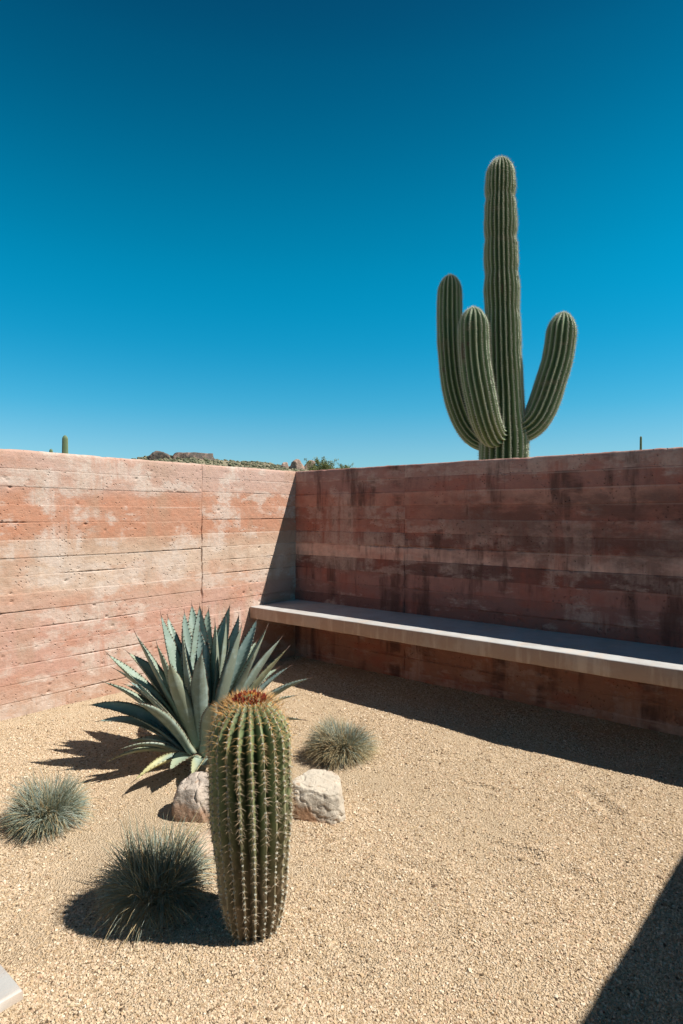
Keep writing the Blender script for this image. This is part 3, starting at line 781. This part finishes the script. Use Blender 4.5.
def agave_leaf(T, idx):
    rng = np.random.default_rng(900 + idx)
    T = np.array(T, float)
    hd = T.copy(); hd[2] = 0; hl = np.linalg.norm(hd); hd /= hl + 1e-9
    elev = math.atan2(T[2], hl)
    inner = np.clip((T[2] - .3) / .45, 0, 1)
    B = hd * (.075 - .045 * inner); B[2] = .05 + .09 * inner
    Ln = np.linalg.norm(T - B)
    ctrl = B + (T - B) * .5
    ctrl[2] += Ln * (.20 * (1 - inner) + .02)
    ctrl += hd * Ln * (.09 * inner)
    sidev = np.cross(hd, [0, 0, 1.0]); ctrl += sidev * rng.normal(0, .028)
    nv, nu = 30, 9
    v = np.linspace(0, 1, nv)
    P = ((1 - v) ** 2)[:, None] * B + (2 * v * (1 - v))[:, None] * ctrl + (v ** 2)[:, None] * T
    tg = np.gradient(P, axis=0); tg /= np.linalg.norm(tg, axis=1)[:, None]
    inn = np.array([0, 0, 1.0]) - hd * .35
    n = inn - tg * (tg @ inn)[:, None]; n /= np.linalg.norm(n, axis=1)[:, None]
    b = np.cross(tg, n)
    tw = rng.normal(0, .38) * v                                   # a slight twist towards the tip
    b, n = b * np.cos(tw)[:, None] + n * np.sin(tw)[:, None], n * np.cos(tw)[:, None] - b * np.sin(tw)[:, None]
    wmax = (.054 if idx < 33 else .046) * (.84 + .32 * rng.random()) * np.clip(Ln / .62, .72, 1.08)
    w = wmax * np.interp(v, [0, .12, .3, .42, .58, .75, .88, .955, .985, 1], [.78, .74, .92, 1, .93, .66, .36, .14, .05, .012])
    thk = .026 * np.interp(v, [0, .2, .5, .8, 1], [1, .72, .42, .2, .05]) * np.clip(Ln / .6, .6, 1)
    cup = (.40 + .30 * rng.random()) * np.interp(v, [0, .3, .8, 1], [.7, 1, .9, .4])
    uu = np.linspace(-1, 1, nu)
    edge = 1 + .035 * np.sin(v * 60 + rng.random() * 6) + .03 * np.sin(v * 23 + rng.random() * 6)
    V = []; across = []; along = []; under = []
    for layer in (0, 1):
        us_ = uu if layer == 0 else uu[::-1][1:-1]
        for u in us_:
            hgt = cup * w * (u * u)
            if layer == 1: hgt = hgt - thk * (1 - u * u) ** .6
            V.append(P + b * (u * w * (edge if abs(u) > .8 else 1))[:, None] + n * hgt[:, None])
            across.append(np.full(nv, u)); along.append(v); under.append(np.full(nv, float(layer)))
    ring = len(V)
    V = np.array(V).transpose(1, 0, 2).reshape(-1, 3)
    fl = lambda a: np.array(a).T.ravel()
    F = [tuple(q) for q in grid_quads(ring, nv, True)] + [tuple(range(ring))[::-1], tuple(range((nv - 1) * ring, nv * ring))]
    # marginal teeth and the needle at the tip
    q = np.arange(.14, .94, .020 / Ln)
    pos, dr, ln, wd = [], [], [], []
    for s in (-1, 1):
        qq = q + rng.normal(0, .004, len(q))
        pp = np.stack([np.interp(qq, v, P[:, i]) for i in range(3)], 1); bb = np.stack([np.interp(qq, v, b[:, i]) for i in range(3)], 1)
        nn = np.stack([np.interp(qq, v, n[:, i]) for i in range(3)], 1); ww = np.interp(qq, v, w); cc = np.interp(qq, v, cup)
        tt = np.stack([np.interp(qq, v, tg[:, i]) for i in range(3)], 1)
        pos.append(pp + bb * (s * ww)[:, None] * .985 + nn * (cc * ww)[:, None])
        d = bb * s + nn * .35 + tt * rng.uniform(-.5, .4, (len(q), 1)); dr.append(d / np.linalg.norm(d, axis=1)[:, None])
        ln.append(rng.uniform(.006, .012, len(q))); wd.append(np.full(len(q), .0062))
    pos.append(P[-1:] - tg[-1:] * .004); dr.append(tg[-1:]); ln.append([.030]); wd.append([.0046])
    cat = np.concatenate
    tp, td, tl, tw_ = cat(pos), cat(dr), cat(ln), cat(wd)
    TV, TF = [], []
    for p_, d_, l_, w_ in zip(tp, td, tl, tw_):
        e = np.cross(d_, [.31, .2, .93]); e /= np.linalg.norm(e); g_ = np.cross(d_, e); o_ = len(V) + len(TV)
        for k in range(3): TV.append(p_ - d_ * w_ * .8 + (e * math.cos(k * 2.094) + g_ * math.sin(k * 2.094)) * w_ * .5)
        TV.append(p_ + d_ * l_); TF += [(o_, o_ + 1, o_ + 3), (o_ + 1, o_ + 2, o_ + 3), (o_ + 2, o_, o_ + 3)]
    pad = lambda a, q_: np.concatenate([a, np.full(len(TV), q_)])
    m0 = ring * nv
    lo = mesh_from('leaf', np.concatenate([V, TV]), F=F + TF, mat=M_AGAVE, parent=AG, attrs={'across': pad(fl(across), 0), 'along': pad(fl(along), 1.0), 'under': pad(fl(under), 0), 'yellow': pad(np.full(m0, YEL.get(idx, 0.0)), 0), 'rnd': pad(np.full(m0, rng.random()), .5)})
    if idx == 28: lo['label'] = 'yellowed drooping leaf with a dry brown tip'
for i, T_ in enumerate(TIPS): agave_leaf(T_, i)
# the tight central bud
c_, arx = ribbed('bud', [(0, 0, -.03), (0, .005, .15), (.005, .02, .35), (.01, .04, .60)], lambda f: .055 * (1 - f) ** .7 + .003, 5, .12, M_AGAVE, AG, cap=.02, n=30, per=8, seed=3)

# ---------------------------------------------------------------- fescue tufts
def tuft(label, x, y, R, H, n, seed, lop=(0, 0), straw=.15, even=.55, gold=None):
    rng = np.random.default_rng(seed)
    # direction of each blade over a flattened dome
    az = rng.random(n) * 2 * np.pi
    pol = np.arccos(1 - .93 * rng.random(n) ** 1.15)
    L = np.sqrt((R * np.sin(pol)) ** 2 + (H * np.cos(pol)) ** 2) * (even + (1.14 - even) * rng.random(n) ** .8) * (1 + .30 * vnoise(np.cos(az) * 1.3 + seed, np.sin(az) * 1.3, pol, seed=seed + 6))
    d = np.stack([np.sin(pol) * np.cos(az), np.sin(pol) * np.sin(az), np.cos(pol)], 1)
    rb = R * .46 * np.sqrt(rng.random(n))
    ba = az + rng.normal(0, .7, n)
    bas = np.stack([rb * np.cos(ba), rb * np.sin(ba), np.full(n, -.005) + .02 * rng.random(n)], 1)
    L = L * (1 - .30 * rb / R * 1.3)
    strays = rng.random(n) < .05
    L[strays] *= 1.3
    ns = 6
    v = np.linspace(0, 1, ns)
    up = np.array([0, 0, 1.0])
    start = d * .62 + up * .60 + rng.normal(0, .10, (n, 3)); start /= np.linalg.norm(start, axis=1)[:, None]
    end = d + np.array([lop[0], lop[1], -.10]) + rng.normal(0, .10, (n, 3))
    end[:, 2] -= .28 * np.sin(pol)
    tip = bas + d * L[:, None] * 1.0 + (end - d) * L[:, None] * .35
    ctl = bas + start * (L * .55)[:, None]
    C = ((1 - v) ** 2)[None, :, None] * bas[:, None] + (2 * v * (1 - v))[None, :, None] * ctl[:, None] + (v ** 2)[None, :, None] * tip[:, None]
    C[:, :, 2] = np.maximum(C[:, :, 2], .003)
    tg = np.gradient(C, axis=1); tg /= np.linalg.norm(tg, axis=2)[..., None] + 1e-9
    sd = np.cross(tg, d[:, None] * 0 + rng.normal(size=(n, 1, 3))); sd /= np.linalg.norm(sd, axis=2)[..., None] + 1e-9
    nm = np.cross(tg, sd)
    w = (.0010 + .0006 * rng.random(n))[:, None] * np.interp(v, [0, .3, .8, 1], [.9, 1, .6, .12])[None]
    V = np.zeros((n, ns, 3, 3))
    V[:, :, 0] = C - sd * w[..., None]; V[:, :, 1] = C + nm * (w * .7)[..., None]; V[:, :, 2] = C + sd * w[..., None]
    f = []
    for k in range(ns - 1):
        for j in range(3):
            j2 = (j + 1) % 3
            f.append((k * 3 + j, k * 3 + j2, (k + 1) * 3 + j2, (k + 1) * 3 + j))
    Q = (np.arange(n)[:, None, None] * (ns * 3) + np.array(f)[None]).reshape(-1, 4)
    st = (rng.random(n) < (straw + .5 * (pol > 1.25) * straw * 3)).astype(float) * rng.uniform(.5, 1, n)
    st[strays] = .9
    sm = np.clip(fbm(d[:, 0] * 2.3 + seed, d[:, 1] * 2.3, oct=2, seed=seed) * 2.4 - .75, 0, 1)
    st = np.maximum(st, sm * rng.random(n))
    if gold is not None:
        gd = np.array(gold) / np.linalg.norm(gold)
        st = np.maximum(st, np.clip((d @ gd - .72) / .2, 0, 1) * (rng.random(n) < .75) * .8)
    rn = np.clip(.5 + .30 * fbm(d[:, 0] * 2 + 3, d[:, 1] * 2 + seed, oct=2, seed=seed + 4) * 1.6 + rng.normal(0, .2, n), 0, 1)
    rp = lambda a: np.repeat(a, ns * 3)
    o = mesh_from('fescue_tuft', V.reshape(-1, 3), quads=Q, mat=M_FESCUE, smooth=True,
                  attrs={'along': np.tile(np.repeat(v, 3), n), 'rnd': rp(rn), 'straw': rp(st)})
    o.location = (x, y, float(gz(x, y)) - .004)
    return tag(o, label, 'grass tuft', 'blue fescue tufts in the gravel')
tuft('silvery blue fescue tuft in full sun near the left edge of the gravel', 1.225, -2.69, .142, .205, 3000, 71, straw=.16, even=.62)
tuft('fescue tuft standing in the shadow of the barrel cactus', 1.985, -2.690, .178, .235, 2700, 72, straw=.2)
tuft('round fescue tuft with a straw patch behind the white boulder', 1.715, -1.42, .152, .205, 3800, 73, straw=.30, even=.72, gold=(.05, -.85, .45))

# dry bits of straw and twig blown about the plants
rng = np.random.default_rng(61)
cx_ = np.array([(1.225, -2.69), (2.0, -2.665), (1.715, -1.42), (1.245, -1.943), (2.4, -1.7), (2.3, -2.6)])
kk = rng.integers(0, 6, 420); sp_ = np.array([.17, .19, .17, .38, .9, .2])[kk]
lp = cx_[kk] + rng.normal(0, 1, (420, 2)) * sp_[:, None] * .75
okl = (lp[:, 0] > .1) & (lp[:, 1] < -.2); lp = lp[okl]; m = len(lp)
ang = rng.random(m) * 6.283
dl = np.stack([np.cos(ang), np.sin(ang), rng.normal(.05, .12, m)], 1); dl /= np.linalg.norm(dl, axis=1)[:, None]
o = spine_mesh('dry_litter', np.stack([lp[:, 0], lp[:, 1], gz(lp[:, 0], lp[:, 1]) + .003], 1), dl, rng.uniform(.015, .06, m), rng.uniform(.0014, .0026, m), rng.random(m), ramp_attr('dry_straw', 'tint', [(0, (.10, .065, .035)), (.4, (.30, .21, .11)), (1, (.46, .36, .20))], .8), None, rng.normal(0, .5, (m, 3)) * np.array([1, 1, .2]))
o['kind'] = 'stuff'

# ---------------------------------------------------------------- boulders
def ico(sub):
    import bmesh
    bm = bmesh.new(); bmesh.ops.create_icosphere(bm, subdivisions=sub, radius=1)
    V = np.array([v.co[:] for v in bm.verts]); F = [tuple(v.index for v in f.verts) for f in bm.faces]
    bm.free(); return V, F
ICO5 = ico(6); ICO3 = ico(4); ICO1 = ico(1)
def boulder(name, label, cat, loc, rz, size, mat, seed, ncut=11, rough=.05, geo=ICO5, cuts=None, group=None):
    rng = np.random.default_rng(seed)
    V = geo[0].copy()
    N_ = rng.normal(size=(ncut, 3)); N_[:, 2] = np.abs(N_[:, 2]) * .7 - .1; N_ /= np.linalg.norm(N_, axis=1)[:, None]
    D_ = rng.uniform(.62, .90, ncut)
    if cuts: N_ = np.concatenate([N_, [c[0] / np.linalg.norm(c[0]) for c in map(lambda c: (np.array(c[0], float), c[1]), cuts)]]); D_ = np.concatenate([D_, [c[1] for c in cuts]])
    for n_, d_ in zip(N_, D_):
        e = np.clip(V @ n_ - d_, 0, None); V = V - e[:, None] * n_ * .93
    nn = fbm(V[:, 0] * 2.2 + seed, V[:, 1] * 2.2, V[:, 2] * 2.2, oct=6, seed=seed, gain=.55)
    rid = 1 - np.abs(fbm(V[:, 0] * 1.7, V[:, 1] * 1.7 + seed, V[:, 2] * 2.6, oct=3, seed=seed + 7))
    V = V * (1 + rough * 1.6 * nn - rough * 1.3 * np.clip(rid - .93, 0, 1) * 12)[:, None]
    V = V * np.array(size)
    o = mesh_from(name, V, F=geo[1], mat=mat, smooth=True)
    o.location = loc; o.rotation_euler = (0, 0, rz)
    return tag(o, label, cat, group)
def court(px, dep): # metric position from right/depth offsets of the camera axis
    p = CAM + AWAY * dep + RIGHT * px
    return p[0], p[1]
x, y = court(-.108, 2.50)
boulder('boulder', 'white boulder with a rust brown underside to the right of the barrel cactus', 'boulder', (x, y, .032), YAW, (.145, .125, .150), M_ROCK, 306, ncut=4, rough=.05, cuts=[((.9, -.1, .35), .84), ((.12, -.2, 1), .70), ((.15, -1, .5), .82), ((-.5, -1, -.35), .78)])
x, y = court(-.575, 2.50)
boulder('boulder', 'pinkish grey boulder half hidden behind the left side of the barrel cactus', 'boulder', (x, y, .034), YAW + .5, (.125, .12, .148), M_ROCK2, 311, rough=.07, cuts=[((-.6, -.8, .1), .72), ((-.3, -.2, 1), .8)])
x, y = court(-.475, 2.27)
boulder('flat_stone', 'low sandy flat stone half sunk in the gravel behind the shaded tuft', 'stone', (x, y, .004), YAW, (.10, .10, .045), M_SLAB, 321, ncut=6, rough=.03, geo=ICO3)

# ---------------------------------------------------------------- hills and desert beyond the wall
def at_dir(px, dep): return CAM + AWAY * dep + RIGHT * ((px - 341.5) / 600 * dep)
HD = 260.0
pxs = np.linspace(-900, 1500, 240)
ridge_px = np.interp(pxs, [-900, -200, 60, 110, 140, 146, 165, 200, 215, 240, 262, 272, 282, 292, 318, 345, 380, 460, 700, 1500],
                     [500, 490, 470, 463, 458.5, 456.5, 456, 455.5, 459.5, 461.5, 462, 464, 466, 467, 468, 469, 473, 482, 492, 500])
rh = 1.25 + (514 - ridge_px) / 600 * HD
deps = np.array([70, 100, 130, 160, 185, 205, 222, 236, 248, 260, 275, 295, 330, 380, 450, 540])
shape = np.interp(deps, [70, 130, 185, 222, 260, 295, 380, 540], [-.05, .10, .40, .74, 1.0, .93, .45, -.05])
HX = np.zeros((len(deps), len(pxs), 3))
for i, dp in enumerate(deps):
    for j, px in enumerate(pxs):
        p = at_dir(px, dp)
        HX[i, j] = (p[0], p[1], 0)
HX[:, :, 2] = shape[:, None] * rh[None]
HX[:, :, 2] += 1.0 * fbm(HX[:, :, 0] * .06, HX[:, :, 1] * .06, oct=4, seed=77) * np.clip(shape, 0, 1)[:, None] * np.clip(1.4 - shape, .25, 1)[:, None] - .15
o = mesh_from('hills', HX.reshape(-1, 3), quads=grid_quads(len(pxs), len(deps)), mat=M_HILL)
o['kind'] = 'structure'
def hill_z(px, dep):
    return float(np.interp(dep, deps, shape) * np.interp(px, pxs, rh)) - .1
def outcrop(label, px, dep, w, h, dpt, seed, top, cuts=None, mat=None):
    p = at_dir(px, dep)
    zt = 1.25 + (514 - top) / 600 * dep
    o = boulder('rock_outcrop', label, 'rock outcrop', (p[0], p[1], zt - h), YAW, (w / 2, dpt / 2, h), mat or M_BUTTE, seed, ncut=9, rough=.13, geo=ICO3, cuts=cuts, group='rock outcrops on the desert hill')
    return o
s = 250 / 600
outcrop('low dark rock outcrop left of the big mesa on the desert hill', 159, 250, 27 * s, 3.9, 9, 401, 451.0)
outcrop('widest flat-topped rock mesa on the desert hill above the sunlit wall', 193, 252, 58 * s, 8.5, 14, 402, 446.6, [((0, 0, 1), .70), ((.9, -.3, .3), .80), ((-.85, -.4, .4), .82), ((-.3, -.9, .5), .7)])
outcrop('smallest rock knob on the hill, left of the two pink boulders', 285.5, 250, 11 * s, 3.6, 5, 403, 461.8, mat=M_BUTTE2)
outcrop('rounded pink rock outcrop above the wall corner', 298, 250, 19 * s, 5.0, 7, 404, 459.8, mat=M_BUTTE2)
outcrop('pink rock outcrop beside the wispy tree', 310.5, 251, 17 * s, 5.0, 6, 405, 460.2, mat=M_BUTTE2)
# scrub on the hillside: hundreds of low bushes reading as one cover
rng = np.random.default_rng(88)
VV, FF, TT = [], [], []
off = 0
for k in range(2600):
    px = rng.uniform(-150, 520) if k < 1500 else rng.uniform(130, 350); dp = 262 - 90 * rng.random() ** 1.6
    p = at_dir(px, dp); z = hill_z(px, dp)
    r = rng.uniform(.22, .72)
    v_ = ICO1[0] * np.array([1.1, 1.1, .8]) * r * (1 + .5 * rng.normal(0, .4, (len(ICO1[0]), 1)))
    VV.append(v_ + np.array([p[0], p[1], z + r * .35])); FF += [tuple(i + off for i in f) for f in ICO1[1]]; off += len(v_)
    TT.append(np.full(len(v_), rng.random()))
o = mesh_from('desert_scrub', np.concatenate(VV), F=FF, mat=M_SCRUB, smooth=False, attrs={'tint': np.concatenate(TT)})
o['kind'] = 'stuff'

def wispy_tree(label, px, dep, top, width, seed, nbr, nleaf):
    rng = np.random.default_rng(seed)
    p = at_dir(px, dep); H = 1.25 + (514 - top) / 600 * dep + .15
    rt = root('palo_verde_tree', label, 'tree', (p[0], p[1], -.15), YAW, 'wispy palo verde trees beyond the wall')
    V, F = [], []
    def limb(a, b, r0, r1, sag=.0):
        pts = [a + (b - a) * q + np.array([0, 0, sag * math.sin(q * math.pi)]) for q in np.linspace(0, 1, 5)]
        for i, q in enumerate(pts):
            r = r0 + (r1 - r0) * i / 4
            t_ = (b - a) / np.linalg.norm(b - a); e = np.cross(t_, [.3, 1, .1]); e /= np.linalg.norm(e); g = np.cross(t_, e)
            b0 = len(V)
            for m_ in range(5): V.append(q + (e * math.cos(m_ * 1.2566) + g * math.sin(m_ * 1.2566)) * r)
            if i:
                for m_ in range(5): F.append((b0 - 5 + m_, b0 - 5 + (m_ + 1) % 5, b0 + (m_ + 1) % 5, b0 + m_))
    tips = []
    fork = np.array([.1, 0, H * .28])
    limb(np.zeros(3), fork, .14, .11)
    for k in range(nbr):
        a = rng.random() * 2 * math.pi; rr_ = width / 2 * rng.uniform(.35, 1.0)
        e = np.array([math.cos(a) * rr_, math.sin(a) * rr_, H * (1 - .26 * rng.random() ** 1.3) - .35 * rr_])
        m_ = fork + (e - fork) * .5 + rng.normal(0, .12, 3) + np.array([0, 0, .2])
        limb(fork, m_, .07, .035); limb(m_, e, .035, .008)
        for q in range(5):
            s0 = m_ + (e - m_) * rng.uniform(.2, 1); e2 = s0 + rng.normal(0, .22, 3) * np.array([1, 1, .8]) + np.array([0, 0, .22])
            limb(s0, e2, .012, .004); tips.append((s0, e2))
    mesh_from('trunk', np.array(V), F=F, mat=M_PVBARK, parent=rt)
    n = nleaf
    idx = rng.integers(0, len(tips), n); q = rng.random(n)[:, None]
    A = np.array([t_[0] for t_ in tips])[idx]; E = np.array([t_[1] for t_ in tips])[idx]
    c = A + (E - A) * q * 1.1 + rng.normal(0, .055, (n, 3))
    a = rng.normal(size=(n, 3)); a /= np.linalg.norm(a, axis=1)[:, None]; b = np.cross(a, rng.normal(size=(n, 3))); b /= np.linalg.norm(b, axis=1)[:, None]
    l = rng.uniform(.03, .065, (n, 1)); w = l * .35
    LV = np.stack([c - a * l, c + b * w, c + a * l, c - b * w], 1)
    mesh_from('crown', LV.reshape(-1, 3), quads=np.arange(n * 4).reshape(n, 4), mat=M_PVLEAF, parent=rt, smooth=False, attrs={'tint': np.repeat(np.clip(rng.normal(.5, .25, n), 0, 1), 4)})
wispy_tree('larger wispy green tree beyond the wall corner', 322, 40, 456.2, 2.1, 501, 46, 15000)
wispy_tree('smaller faint wispy tree beyond the shaded wall', 345, 47, 461.8, 1.6, 502, 22, 5000)
